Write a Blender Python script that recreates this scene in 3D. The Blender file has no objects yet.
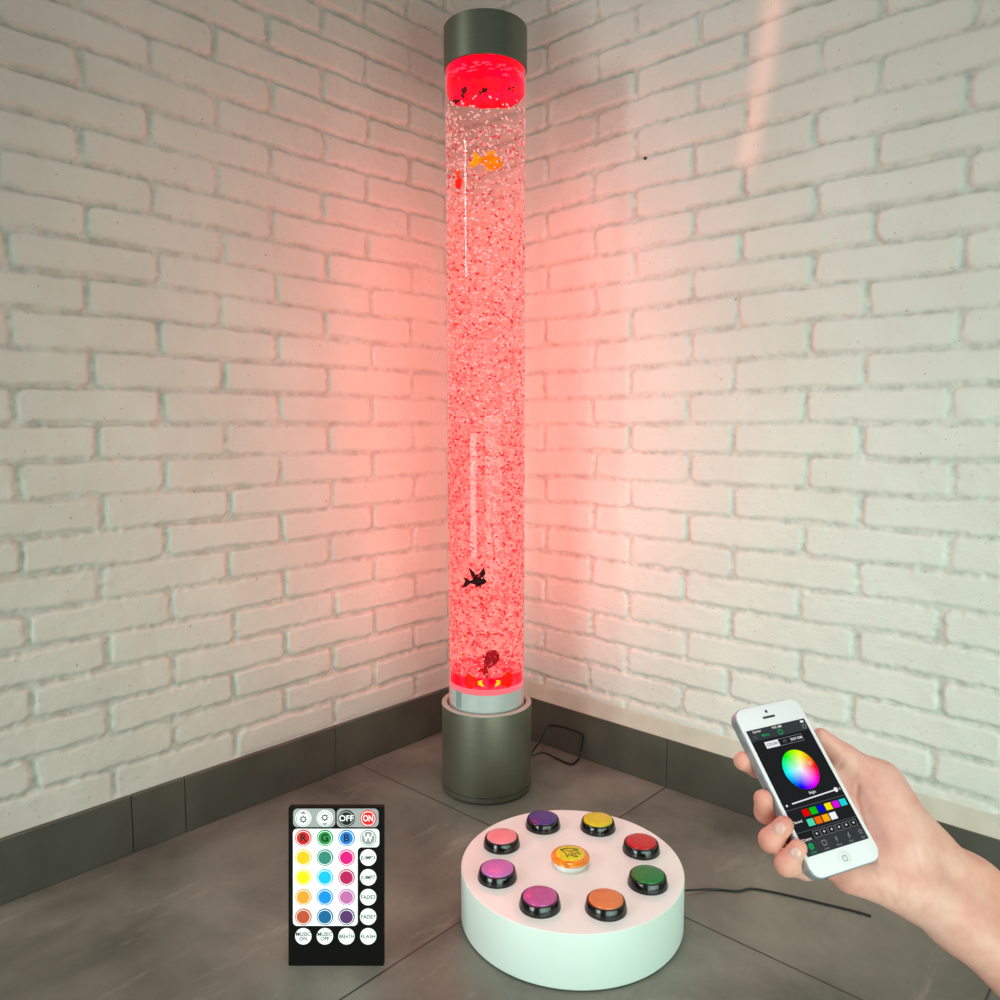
import bpy, bmesh, math, random
import numpy as np
from mathutils import Vector, Matrix

random.seed(7)
rng = np.random.default_rng(11)
scene = bpy.context.scene
COL = scene.collection

# ------------------------------------------------------------------ helpers
def lin(c):
    return tuple((x / 12.92 if x <= .04045 else ((x + .055) / 1.055) ** 2.4) for x in (v / 255. for v in c))

def rgba(c):
    return (*lin(c), 1.)

def new_mat(name):
    m = bpy.data.materials.new(name)
    m.use_nodes = True
    nt = m.node_tree
    nt.nodes.clear()
    out = nt.nodes.new('ShaderNodeOutputMaterial')
    return m, nt, out

def N(nt, typ, **kw):
    n = nt.nodes.new(typ)
    for k, v in kw.items():
        if k in n.inputs:
            n.inputs[k].default_value = v
        else:
            setattr(n, k, v)
    return n

def pbr(name, col, rough=.5, metal=0., spec=.5, var=.06, scale=30., bump=0., bscale=200., coat=0., emit=0., sss=0., anis=0.):
    """Principled material with a little procedural colour variation and bump."""
    m, nt, out = new_mat(name)
    L = nt.links
    p = N(nt, 'ShaderNodeBsdfPrincipled')
    p.inputs['Roughness'].default_value = rough
    p.inputs['Metallic'].default_value = metal
    p.inputs['Specular IOR Level'].default_value = spec
    p.inputs['Coat Weight'].default_value = coat
    tc = N(nt, 'ShaderNodeTexCoord')
    nz = N(nt, 'ShaderNodeTexNoise', Scale=scale, Detail=4.)
    L.new(tc.outputs['Object'], nz.inputs['Vector'])
    c = lin(col)
    rp = N(nt, 'ShaderNodeValToRGB')
    rp.color_ramp.elements[0].position = .3
    rp.color_ramp.elements[1].position = .7
    rp.color_ramp.elements[0].color = (*[x * (1 - var) for x in c], 1)
    rp.color_ramp.elements[1].color = (*[min(1, x * (1 + var)) for x in c], 1)
    L.new(nz.outputs['Fac'], rp.inputs['Fac'])
    L.new(rp.outputs['Color'], p.inputs['Base Color'])
    if emit:
        L.new(rp.outputs['Color'], p.inputs['Emission Color'])
        p.inputs['Emission Strength'].default_value = emit
    if sss:
        p.inputs['Subsurface Weight'].default_value = sss
        p.inputs['Subsurface Radius'].default_value = (.008, .003, .002)
        p.inputs['Subsurface Scale'].default_value = 1.
    if bump:
        n2 = N(nt, 'ShaderNodeTexNoise', Scale=bscale, Detail=5.)
        L.new(tc.outputs['Object'], n2.inputs['Vector'])
        b = N(nt, 'ShaderNodeBump', Strength=bump, Distance=.002)
        L.new(n2.outputs['Fac'], b.inputs['Height'])
        L.new(b.outputs['Normal'], p.inputs['Normal'])
    L.new(p.outputs['BSDF'], out.inputs['Surface'])
    return m

def emissive(name, col, strength=1., var=0., scale=40.):
    m, nt, out = new_mat(name)
    e = N(nt, 'ShaderNodeEmission', Color=(*lin(col), 1), Strength=strength)
    nt.links.new(e.outputs[0], out.inputs['Surface'])
    return m

def link(name, me, mat=None, parent=None, loc=None):
    o = bpy.data.objects.new(name, me)
    COL.objects.link(o)
    if mat is not None:
        for mm in (mat if isinstance(mat, (list, tuple)) else [mat]):
            me.materials.append(mm)
    if parent is not None:
        o.parent = parent
    if loc is not None:
        o.location = loc
    return o

def tag(o, label=None, cat=None, group=None, kind=None):
    if label: o['label'] = label
    if cat: o['category'] = cat
    if group: o['group'] = group
    if kind: o['kind'] = kind
    return o

def empty(name, loc=(0, 0, 0), label=None, cat=None, group=None):
    o = bpy.data.objects.new(name, None)
    o.empty_display_size = .02
    COL.objects.link(o)
    o.location = loc
    return tag(o, label, cat, group)

def from_bm(bm, smooth=True, angle=35):
    me = bpy.data.meshes.new('m')
    bmesh.ops.recalc_face_normals(bm, faces=bm.faces)
    bm.to_mesh(me)
    bm.free()
    if smooth:
        me.polygons.foreach_set('use_smooth', [True] * len(me.polygons))
        me.set_sharp_from_angle(angle=math.radians(angle))
    return me

def lathe(profile, n=96, closed=False):
    """revolve (r, z) points about z"""
    bm = bmesh.new()
    rings = []
    for r, z in profile:
        if r < 1e-6:
            rings.append([bm.verts.new((0, 0, z))])
        else:
            rings.append([bm.verts.new((r * math.cos(2 * math.pi * i / n), r * math.sin(2 * math.pi * i / n), z)) for i in range(n)])
    pairs = list(zip(rings[:-1], rings[1:]))
    if closed:
        pairs.append((rings[-1], rings[0]))
    for a, b in pairs:
        for i in range(n):
            j = (i + 1) % n
            if len(a) == 1 and len(b) == 1:
                continue
            if len(a) == 1:
                bm.faces.new((a[0], b[i], b[j]))
            elif len(b) == 1:
                bm.faces.new((a[i], a[j], b[0]))
            else:
                bm.faces.new((a[i], a[j], b[j], b[i]))
    return bm

def box_bm(lo, hi, bevel=0., seg=2, bm=None):
    own = bmesh.new()
    bmesh.ops.create_cube(own, size=1)
    for v in own.verts:
        v.co = Vector([lo[k] + (v.co[k] + .5) * (hi[k] - lo[k]) for k in range(3)])
    if bevel:
        bmesh.ops.bevel(own, geom=list(own.edges), offset=bevel, segments=seg, affect='EDGES', profile=.5)
    if bm is None:
        return own
    me = bpy.data.meshes.new('t')
    own.to_mesh(me)
    own.free()
    bm.from_mesh(me)
    bpy.data.meshes.remove(me)
    return bm

def rrect(w, h, r, n=8):
    pts = []
    for cx, cy, a0 in ((w / 2 - r, h / 2 - r, 0), (-w / 2 + r, h / 2 - r, 90), (-w / 2 + r, -h / 2 + r, 180), (w / 2 - r, -h / 2 + r, 270)):
        for i in range(n + 1):
            a = math.radians(a0 + 90 * i / n)
            pts.append((cx + r * math.cos(a), cy + r * math.sin(a)))
    return pts

def prism(pts, z0, z1, bevel=0., seg=2, bm=None, off=(0, 0)):
    """extrude a 2-D outline from z0 to z1, optional rounded rims"""
    own = bmesh.new()
    vs = [own.verts.new((x + off[0], y + off[1], z0)) for x, y in pts]
    f = own.faces.new(vs)
    if f.normal.z > 0:
        f.normal_flip()
    if z1 != z0:
        r = bmesh.ops.extrude_face_region(own, geom=[f])
        for v in r['geom']:
            if isinstance(v, bmesh.types.BMVert):
                v.co.z = z1
        if bevel:
            own.normal_update()
            es = [e for e in own.edges if abs(e.verts[0].co.z - e.verts[1].co.z) < 1e-7]
            bmesh.ops.bevel(own, geom=es, offset=bevel, segments=seg, affect='EDGES', profile=.5)
    if bm is None:
        return own
    me = bpy.data.meshes.new('t')
    own.to_mesh(me)
    own.free()
    bm.from_mesh(me)
    bpy.data.meshes.remove(me)
    return bm

def tube_bm(pts, r, n=10, sub=6):
    """swept round cable through points (Catmull-Rom smoothed)"""
    P = [Vector(p) for p in pts]
    Q = []
    for i in range(len(P) - 1):
        p0, p1, p2, p3 = P[max(i - 1, 0)], P[i], P[i + 1], P[min(i + 2, len(P) - 1)]
        for k in range(sub):
            t = k / sub
            Q.append(.5 * ((2 * p1) + (p2 - p0) * t + (2 * p0 - 5 * p1 + 4 * p2 - p3) * t * t + (-p0 + 3 * p1 - 3 * p2 + p3) * t ** 3))
    Q.append(P[-1])
    bm = bmesh.new()
    rings = []
    up = Vector((0.13, .27, 1)).normalized()
    for i, q in enumerate(Q):
        d = (Q[min(i + 1, len(Q) - 1)] - Q[max(i - 1, 0)]).normalized()
        a = d.cross(up)
        if a.length < 1e-3:
            a = d.cross(Vector((1, 0, 0)))
        a.normalize()
        b = a.cross(d)
        rings.append([bm.verts.new(q + r * (math.cos(2 * math.pi * k / n) * a + math.sin(2 * math.pi * k / n) * b)) for k in range(n)])
    for a, b in zip(rings[:-1], rings[1:]):
        for i in range(n):
            bm.faces.new((a[i], a[(i + 1) % n], b[(i + 1) % n], b[i]))
    bm.faces.new(rings[0]); bm.faces.new(rings[-1])
    return bm

def text_mesh(s, size, extrude=.0002, bold=0., align='CENTER', squeeze=1.):
    cu = bpy.data.curves.new('t', 'FONT')
    cu.body = s
    cu.size = size
    cu.extrude = extrude
    cu.offset = bold
    cu.align_x = align
    cu.align_y = 'CENTER'
    cu.space_line = .85
    cu.resolution_u = 3
    ob = bpy.data.objects.new('t', cu)
    COL.objects.link(ob)
    dg = bpy.context.evaluated_depsgraph_get()
    me = bpy.data.meshes.new_from_object(ob.evaluated_get(dg))
    bpy.data.objects.remove(ob)
    bpy.data.curves.remove(cu)
    if squeeze != 1.:
        for v in me.vertices:
            v.co.x *= squeeze
    return me

def bar_bm(p, q, w, z0, z1, bm=None):
    p, q = Vector((*p, 0)), Vector((*q, 0))
    d = (q - p).normalized()
    s = Vector((-d.y, d.x, 0)) * w / 2
    return prism([(v.x, v.y) for v in (p + s, p - s, q - s, q + s)], z0, z1, bm=bm)

# ------------------------------------------------------------------ camera (world: x along right wall, y along left wall, corner at origin)
F = 786.
PITCH = math.atan(75 / F)
CAM = Vector((1.3171, -1.3436, .72))
RIGHT = Vector((.7385, .6743, 0)).normalized()
FWDH = Vector((-.6743, .7385, 0)).normalized()
FWD = FWDH * math.cos(PITCH) + Vector((0, 0, -math.sin(PITCH)))
UP = RIGHT.cross(FWD).normalized()
cam_d = bpy.data.cameras.new('camera')
cam_d.sensor_width = 36.
cam_d.lens = F / 1000 * 36
cam_d.clip_start = .02
cam = bpy.data.objects.new('camera', cam_d)
COL.objects.link(cam)
cam.matrix_world = Matrix(((RIGHT.x, UP.x, -FWD.x, CAM.x), (RIGHT.y, UP.y, -FWD.y, CAM.y), (RIGHT.z, UP.z, -FWD.z, CAM.z), (0, 0, 0, 1)))
scene.camera = cam

def ray(px, py):
    return RIGHT * ((px - 500) / F) - UP * ((py - 500) / F) + FWD

def on_z(px, py, z=0.):
    d = ray(px, py)
    return CAM + d * ((z - CAM.z) / d.z)

def on_right(px, py, y=0.):
    d = ray(px, py)
    return CAM + d * ((y - CAM.y) / d.y)

# ------------------------------------------------------------------ noise for the brick relief
def vnoise(a, b, cell, seed):
    r = np.random.default_rng(seed)
    a = a / cell; b = b / cell
    a0 = np.floor(a).astype(int); b0 = np.floor(b).astype(int)
    ia = a0 - a0.min(); ib = b0 - b0.min()
    g = r.random((ia.max() + 2, ib.max() + 2))
    fa = a - a0; fb = b - b0
    fa = fa * fa * (3 - 2 * fa); fb = fb * fb * (3 - 2 * fb)
    return (g[ia, ib] * (1 - fa) + g[ia + 1, ib] * fa) * (1 - fb) + (g[ia, ib + 1] * (1 - fa) + g[ia + 1, ib + 1] * fa) * fb - .5

def hashv(k, m, seed):
    x = np.sin(k * 127.1 + m * 311.7 + seed * 74.7) * 43758.5453
    return x - np.floor(x) - .5

PITCHZ = .0568
JOINT = []
def brick_depth(s, z, off_even, off_odd, blen, seed, flat_to):
    """depth below the brick face, in metres"""
    zj = z + .006 * vnoise(s, z, .16, seed + 1) + .0025 * vnoise(s, z, .03, seed + 2)
    u = (zj - .722) / PITCHZ
    k = np.floor(u)
    fz = (u - k) * PITCHZ
    odd = np.mod(k, 2) > .5
    sj = s + .004 * vnoise(s, z, .05, seed + 3) + .002 * vnoise(s, z, .015, seed + 4)
    v = (sj - np.where(odd, off_odd, off_even) - .008 * hashv(k, 0 * k, seed)) / blen
    m = np.floor(v)
    fs = (v - m) * blen
    # distance to brick boundary, rounded corners
    jw = .0032 + .0016 * hashv(k, m, seed + 5)
    ax = np.minimum(fs, blen - fs) - (jw + .0012 * (vnoise(s, z, .06, seed + 6)) * 2)
    az = np.minimum(fz, PITCHZ - fz) - (.0028 + .0022 * vnoise(s, z, .09, seed + 7) * 2)
    rc = .011
    qx = np.minimum(ax - rc, 0); qz = np.minimum(az - rc, 0)
    d = rc - np.hypot(qx, qz)          # >0 inside the brick
    d = np.where((ax < 0) | (az < 0), np.minimum(d, np.minimum(ax, az)), d)
    d = d + .002 * vnoise(s, z, .012, seed + 8)
    t = np.clip((d + .0015) / .0065, 0, 1)
    t = t * t * (3 - 2 * t)
    fill = np.clip(.5 + 1.7 * vnoise(s, z, .14, seed + 9) + .9 * vnoise(s, z, .04, seed + 10), 0, 1)
    joint = .0062 - .0036 * fill + .0022 * vnoise(s, z, .008, seed + 11)
    dep = (1 - t) * joint
    # faces: each brick sits slightly differently, painted lumps
    dep += t * (.0024 * hashv(k, m, seed + 12) + (fz / PITCHZ - .5) * .003 * hashv(k, m, seed + 13))
    dep += .0016 * vnoise(s, z, .045, seed + 14) + .0009 * vnoise(s, z, .013, seed + 15)
    rough = np.exp(-((d - .001) / .004) ** 2)
    dep += rough * .0038 * vnoise(s, z, .0075, seed + 16)
    w = np.clip((z - flat_to) / .004, 0, 1)
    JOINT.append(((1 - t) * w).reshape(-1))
    return dep * w + (1 - w) * (.0006 + .0008 * vnoise(s, z, .03, seed + 17))

def wall_mesh(length, z0, z1, step, fn):
    ns = int(length / step) + 1
    nz = int((z1 - z0) / step) + 1
    s = np.linspace(-.012, length, ns)
    z = np.linspace(z0, z1, nz)
    S, Z = np.meshgrid(s, z, indexing='ij')
    P = fn(S, Z)
    co = np.stack(P, -1).reshape(-1, 3)
    idx = np.arange(ns * nz).reshape(ns, nz)
    q = np.stack([idx[:-1, :-1], idx[1:, :-1], idx[1:, 1:], idx[:-1, 1:]], -1).reshape(-1, 4)
    return co, q

def raw_mesh(co, q, smooth=True):
    me = bpy.data.meshes.new('m')
    n = len(q); c = q.shape[1]
    me.vertices.add(len(co))
    me.vertices.foreach_set('co', np.ascontiguousarray(co, dtype=np.float32).ravel())
    me.loops.add(n * c)
    me.loops.foreach_set('vertex_index', np.ascontiguousarray(q, dtype=np.int32).ravel())
    me.polygons.add(n)
    me.polygons.foreach_set('loop_start', np.arange(0, n * c, c, dtype=np.int32))
    me.polygons.foreach_set('use_smooth', np.full(n, smooth, dtype=bool))
    me.update(calc_edges=True)
    me.validate()
    return me

# painted brick material
def brick_paint(name, c0, c1):
    m, nt, out = new_mat(name)
    L = nt.links
    p = N(nt, 'ShaderNodeBsdfPrincipled', Roughness=.62)
    p.inputs['Specular IOR Level'].default_value = .3
    tc = N(nt, 'ShaderNodeTexCoord')
    n1 = N(nt, 'ShaderNodeTexNoise', Scale=5., Detail=5., Roughness=.6)
    L.new(tc.outputs['Object'], n1.inputs['Vector'])
    rp = N(nt, 'ShaderNodeValToRGB')
    rp.color_ramp.elements[0].position = .3; rp.color_ramp.elements[1].position = .7
    rp.color_ramp.elements[0].color = rgba(c0); rp.color_ramp.elements[1].color = rgba(c1)
    L.new(n1.outputs['Fac'], rp.inputs['Fac'])
    # small dark pits
    n2 = N(nt, 'ShaderNodeTexNoise', Scale=140., Detail=3., Roughness=.6)
    L.new(tc.outputs['Object'], n2.inputs['Vector'])
    r2 = N(nt, 'ShaderNodeValToRGB')
    r2.color_ramp.elements[0].position = .24; r2.color_ramp.elements[1].position = .33
    r2.color_ramp.elements[0].color = (.45, .43, .4, 1); r2.color_ramp.elements[1].color = (1, 1, 1, 1)
    L.new(n2.outputs['Fac'], r2.inputs['Fac'])
    mx = N(nt, 'ShaderNodeMix', data_type='RGBA', blend_type='MULTIPLY')
    mx.inputs[0].default_value = 1.
    L.new(rp.outputs['Color'], mx.inputs[6]); L.new(r2.outputs['Color'], mx.inputs[7])
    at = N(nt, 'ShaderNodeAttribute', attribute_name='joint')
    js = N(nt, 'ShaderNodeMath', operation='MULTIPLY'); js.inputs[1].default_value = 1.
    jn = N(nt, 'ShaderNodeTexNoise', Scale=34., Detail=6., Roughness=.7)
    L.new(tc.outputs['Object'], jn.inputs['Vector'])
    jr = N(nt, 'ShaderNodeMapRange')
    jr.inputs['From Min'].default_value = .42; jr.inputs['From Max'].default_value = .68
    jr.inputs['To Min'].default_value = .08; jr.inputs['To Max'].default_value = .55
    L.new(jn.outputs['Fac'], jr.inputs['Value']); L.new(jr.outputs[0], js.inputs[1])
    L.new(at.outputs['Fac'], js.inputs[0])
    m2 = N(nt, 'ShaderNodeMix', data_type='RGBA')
    L.new(js.outputs[0], m2.inputs[0]); L.new(mx.outputs[2], m2.inputs[6]); m2.inputs[7].default_value = rgba((142, 146, 134))  # shade of the recessed joints mixed into the paint as grey-green
    L.new(m2.outputs[2], p.inputs['Base Color'])
    n3 = N(nt, 'ShaderNodeTexNoise', Scale=150., Detail=8., Roughness=.7)
    L.new(tc.outputs['Object'], n3.inputs['Vector'])
    b = N(nt, 'ShaderNodeBump', Strength=.5, Distance=.003)
    L.new(n3.outputs['Fac'], b.inputs['Height'])
    L.new(b.outputs['Normal'], p.inputs['Normal'])
    L.new(p.outputs['BSDF'], out.inputs['Surface'])
    return m

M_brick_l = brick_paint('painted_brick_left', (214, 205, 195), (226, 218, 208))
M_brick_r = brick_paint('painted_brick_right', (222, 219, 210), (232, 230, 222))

def wr(S, Z):
    return (S, brick_depth(S, Z, .352, .223, .222, 3, .132), Z)
co, q = wall_mesh(1.9, .06, 2.0, .003, wr)
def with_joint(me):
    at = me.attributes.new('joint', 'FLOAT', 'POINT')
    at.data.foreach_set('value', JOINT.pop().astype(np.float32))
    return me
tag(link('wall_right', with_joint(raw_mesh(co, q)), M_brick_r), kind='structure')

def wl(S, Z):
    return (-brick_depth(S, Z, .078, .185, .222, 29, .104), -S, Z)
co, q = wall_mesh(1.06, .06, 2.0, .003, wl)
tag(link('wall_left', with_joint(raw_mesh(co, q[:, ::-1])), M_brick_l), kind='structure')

# left wall cut short to let the key past; plain end, far wall added
M_plain = pbr('plain_paint', (206, 202, 194), rough=.7, var=.04, scale=6., bump=.2, bscale=120.)
tag(link('trim_2', from_bm(box_bm((-.2, -1.0625, 0), (-.0085, .0, 2.0)), False), M_plain), kind='structure')
tag(link('wall_far', from_bm(box_bm((-2.1, -4.2, 0), (-2.0, .6, 2.4)), False), M_plain), kind='structure')

# ------------------------------------------------------------------ floor
def tile_mat():
    m, nt, out = new_mat('stone_tile')
    L = nt.links
    p = N(nt, 'ShaderNodeBsdfPrincipled', Roughness=.42)
    p.inputs['Specular IOR Level'].default_value = .35
    tc = N(nt, 'ShaderNodeTexCoord')
    n1 = N(nt, 'ShaderNodeTexNoise', Scale=3.2, Detail=9., Roughness=.62, Distortion=.35)
    L.new(tc.outputs['Object'], n1.inputs['Vector'])
    rp = N(nt, 'ShaderNodeValToRGB')
    rp.color_ramp.elements[0].position = .3; rp.color_ramp.elements[1].position = .72
    rp.color_ramp.elements[0].color = rgba((76, 75, 67)); rp.color_ramp.elements[1].color = rgba((142, 138, 126))
    L.new(n1.outputs['Fac'], rp.inputs['Fac'])
    # streaks
    mp = N(nt, 'ShaderNodeMapping')
    mp.inputs['Scale'].default_value = (14, 3, 1)
    mp.inputs['Rotation'].default_value = (0, 0, .6)
    L.new(tc.outputs['Object'], mp.inputs['Vector'])
    n2 = N(nt, 'ShaderNodeTexNoise', Scale=1.6, Detail=7., Roughness=.7)
    L.new(mp.outputs[0], n2.inputs['Vector'])
    r2 = N(nt, 'ShaderNodeValToRGB')
    r2.color_ramp.elements[0].position = .58; r2.color_ramp.elements[1].position = .8
    r2.color_ramp.elements[0].color = (0, 0, 0, 1); r2.color_ramp.elements[1].color = (.5, .5, .5, 1)
    L.new(n2.outputs['Fac'], r2.inputs['Fac'])
    mx = N(nt, 'ShaderNodeMix', data_type='RGBA')
    L.new(r2.outputs['Color'], mx.inputs[0])
    L.new(rp.outputs['Color'], mx.inputs[6]); mx.inputs[7].default_value = rgba((182, 176, 162))
    # joint lines
    sp = N(nt, 'ShaderNodeSeparateXYZ')
    L.new(tc.outputs['Object'], sp.inputs[0])
    def line(sock, off, per):
        a = N(nt, 'ShaderNodeMath', operation='ADD'); a.inputs[1].default_value = 10 * per - off
        L.new(sock, a.inputs[0])
        b = N(nt, 'ShaderNodeMath', operation='MODULO'); b.inputs[1].default_value = per
        L.new(a.outputs[0], b.inputs[0])
        c = N(nt, 'ShaderNodeMath', operation='SUBTRACT'); c.inputs[1].default_value = per / 2
        L.new(b.outputs[0], c.inputs[0])
        d = N(nt, 'ShaderNodeMath', operation='ABSOLUTE')
        L.new(c.outputs[0], d.inputs[0])
        e = N(nt, 'ShaderNodeMath', operation='GREATER_THAN'); e.inputs[1].default_value = per / 2 - .0016
        L.new(d.outputs[0], e.inputs[0])
        return e.outputs[0]
    mxx = N(nt, 'ShaderNodeMath', operation='MAXIMUM')
    L.new(line(sp.outputs['X'], .545, .6), mxx.inputs[0]); L.new(line(sp.outputs['Y'], -.354, 1.2), mxx.inputs[1])
    m2 = N(nt, 'ShaderNodeMix', data_type='RGBA')
    L.new(mxx.outputs[0], m2.inputs[0]); L.new(mx.outputs[2], m2.inputs[6]); m2.inputs[7].default_value = rgba((62, 58, 52))
    L.new(m2.outputs[2], p.inputs['Base Color'])
    n3 = N(nt, 'ShaderNodeTexNoise', Scale=55., Detail=6., Roughness=.6)
    L.new(tc.outputs['Object'], n3.inputs['Vector'])
    sb = N(nt, 'ShaderNodeMath', operation='SUBTRACT')
    L.new(n3.outputs['Fac'], sb.inputs[0]); L.new(mxx.outputs[0], sb.inputs[1])
    b = N(nt, 'ShaderNodeBump', Strength=.25, Distance=.002)
    L.new(sb.outputs[0], b.inputs['Height'])
    L.new(b.outputs['Normal'], p.inputs['Normal'])
    L.new(p.outputs['BSDF'], out.inputs['Surface'])
    return m
M_tile = tile_mat()
bm = box_bm((-2.0, -4.2, -.02), (3.2, .03, 0))
tag(link('floor', from_bm(bm, False), M_tile), kind='structure')

# baseboards: tile skirting in pieces with fine joints
M_skirt = pbr('skirting_tile', (82, 79, 70), rough=.42, var=.22, scale=9., bump=.15, bscale=60.)
SK = .1005
def skirting(name, cuts, axis):
    bm = bmesh.new()
    for a, b in zip(cuts[:-1], cuts[1:]):
        a2, b2 = a + .0006, b - .0006
        if axis == 'x':
            box_bm((a2, -.008, 0), (b2, .02, SK), .0012, 1, bm)
        else:
            box_bm((-.02, -b2, 0), (.008, -a2, SK), .0012, 1, bm)
    tag(link(name, from_bm(bm, False), M_skirt), kind='structure')
skirting('baseboard_left', [.0, .113, .413, .734, .826, 1.06], 'y')
skirting('baseboard_right', [.0, .245, .545, .845, 1.145, 1.9], 'x')
# thin sealant bead above the right skirting
M_bead = pbr('sealant', (206, 197, 182), rough=.7, var=.08, scale=20, bump=.2, bscale=90)
bm = bmesh.new()
prof = [(-.0065, SK), (.004, SK), (.004, .135), (-.0012, .134), (-.0035, .118)]
a = [bm.verts.new((-.0, y, z)) for y, z in prof]
b = [bm.verts.new((1.9, y, z)) for y, z in prof]
for i in range(5):
    j = (i + 1) % 5
    bm.faces.new((a[i], a[j], b[j], b[i]))
bm.faces.new(a); bm.faces.new(b)
tag(link('trim_1', from_bm(bm, False), M_bead), kind='structure')

# ------------------------------------------------------------------ bubble tube
TX, TY = .273, -.2397
RT = .0746
DC = Vector((CAM.x - TX, CAM.y - TY, 0)).normalized()      # toward the camera, level
DR = RIGHT.copy()
tube = empty('bubble_tube', (TX, TY, 0), 'tall clear bubble tube glowing red with dark steel base and cap, in the corner', 'lamp')

def steel(name, col, rough=.38):
    m, nt, out = new_mat(name)
    L = nt.links
    p = N(nt, 'ShaderNodeBsdfPrincipled', Roughness=rough, Metallic=.85)
    tc = N(nt, 'ShaderNodeTexCoord')
    mp = N(nt, 'ShaderNodeMapping'); mp.inputs['Scale'].default_value = (6, 6, 160)
    L.new(tc.outputs['Object'], mp.inputs['Vector'])
    nz = N(nt, 'ShaderNodeTexNoise', Scale=3., Detail=5.)
    L.new(mp.outputs[0], nz.inputs['Vector'])
    rp = N(nt, 'ShaderNodeValToRGB')
    c = lin(col)
    rp.color_ramp.elements[0].position = .3; rp.color_ramp.elements[1].position = .7
    rp.color_ramp.elements[0].color = (*[x * .95 for x in c], 1); rp.color_ramp.elements[1].color = (*[x * 1.05 for x in c], 1)
    L.new(nz.outputs['Fac'], rp.inputs['Fac'])
    L.new(rp.outputs[0], p.inputs['Base Color'])
    b = N(nt, 'ShaderNodeBump', Strength=.02, Distance=.001)
    L.new(nz.outputs['Fac'], b.inputs['Height']); L.new(b.outputs[0], p.inputs['Normal'])
    L.new(p.outputs[0], out.inputs['Surface'])
    return m
M_steel = steel('dark_brushed_steel', (140, 141, 125), .42)
M_cap = steel('dark_cap_steel', (112, 117, 102), .45)
M_rim = pbr('pale_rim', (196, 172, 162), rough=.4, metal=.0)  # pinkish light from the tube put into the rim's own colour
RB, HB = .0891, .1743
base = link('base', from_bm(lathe([(0, .001), (RB - .003, .001), (RB - .001, .003), (RB, .006), (RB, HB - .0015), (RB - .0012, HB - .0002)] + [(RB - .0025, HB - .0002), (RB - .0025, .15), (0, .15)])), M_steel, tube)
link('seam', from_bm(lathe([(RB + .0002, .0135), (RB + .0005, .014), (RB + .0005, .0148), (RB + .0002, .0153)], closed=True)), pbr('seam_dark', (52, 52, 46), .5), base)
link('rim', from_bm(lathe([(RB - .0005, HB - .003), (RB - .0005, HB + .0004), (RB - .0012, HB + .001), (.0795, HB + .001), (.0785, HB), (.0785, HB - .012)])), M_rim, tube)
M_collar = pbr('grey_collar', (186, 197, 194), rough=.3, var=.04, coat=.3)
ZC = .2156
collar = link('collar', from_bm(lathe([(0, .155), (.0728, .155), (.0728, ZC - .001), (.0715, ZC), (0, ZC)])), M_collar, tube)
# pale slot on the collar
bm = bmesh.new()
for i in range(8):
    pass
ang0 = math.atan2(DC.y, DC.x) - .93
vs = []
for i in range(7):
    a = ang0 + .2 * i / 6
    vs.append((bm.verts.new((.0732 * math.cos(a), .0732 * math.sin(a), .178)), bm.verts.new((.0732 * math.cos(a), .0732 * math.sin(a), ZC - .004))))
for u, v in zip(vs[:-1], vs[1:]):
    bm.faces.new((u[0], v[0], v[1], u[1]))
link('collar_window', from_bm(bm), pbr('collar_slot', (135, 160, 158), .3), collar)

# cap
ZCB, ZCT = 1.3677, 1.4423
RC = .0768
link('cap', from_bm(lathe([(0, ZCT + .001), (RC - .002, ZCT + .001), (RC, ZCT - .001), (RC, ZCB + .001), (RC - .0008, ZCB), (RT - .001, ZCB), (RT - .001, ZCB + .012), (0, ZCB + .012)])), M_cap, tube)

# clear acrylic wall
def acrylic():
    m, nt, out = new_mat('clear_acrylic')
    L = nt.links
    tr = N(nt, 'ShaderNodeBsdfTransparent'); tr.inputs['Color'].default_value = (1, .985, .985, 1)
    gl = N(nt, 'ShaderNodeBsdfGlossy', Roughness=.03)
    fr = N(nt, 'ShaderNodeFresnel', IOR=1.31)
    mx = N(nt, 'ShaderNodeMixShader')
    ge = N(nt, 'ShaderNodeNewGeometry'); fb = N(nt, 'ShaderNodeMath', operation='SUBTRACT'); fb.inputs[0].default_value = 1.
    L.new(ge.outputs['Backfacing'], fb.inputs[1])
    fm = N(nt, 'ShaderNodeMath', operation='MULTIPLY'); L.new(fr.outputs[0], fm.inputs[0]); L.new(fb.outputs[0], fm.inputs[1])
    L.new(fm.outputs[0], mx.inputs[0]); L.new(tr.outputs[0], mx.inputs[1]); L.new(gl.outputs[0], mx.inputs[2])
    # pink light along the tube's silhouette, painted in as emission at grazing view
    lw = N(nt, 'ShaderNodeLayerWeight', Blend=.5)
    pw = N(nt, 'ShaderNodeMath', operation='POWER'); pw.inputs[1].default_value = 7.
    L.new(lw.outputs['Facing'], pw.inputs[0])
    ml = N(nt, 'ShaderNodeMath', operation='MULTIPLY'); ml.inputs[1].default_value = .75
    L.new(pw.outputs[0], ml.inputs[0])
    em = N(nt, 'ShaderNodeEmission', Color=(1, .3, .3, 1), Strength=1.)
    m2 = N(nt, 'ShaderNodeMixShader')
    L.new(ml.outputs[0], m2.inputs[0]); L.new(mx.outputs[0], m2.inputs[1]); L.new(em.outputs[0], m2.inputs[2])
    L.new(m2.outputs[0], out.inputs['Surface'])
    return m
link('tube_wall', from_bm(lathe([(RT, .16), (RT, ZCB + .01)], n=128)), acrylic(), tube)

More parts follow.
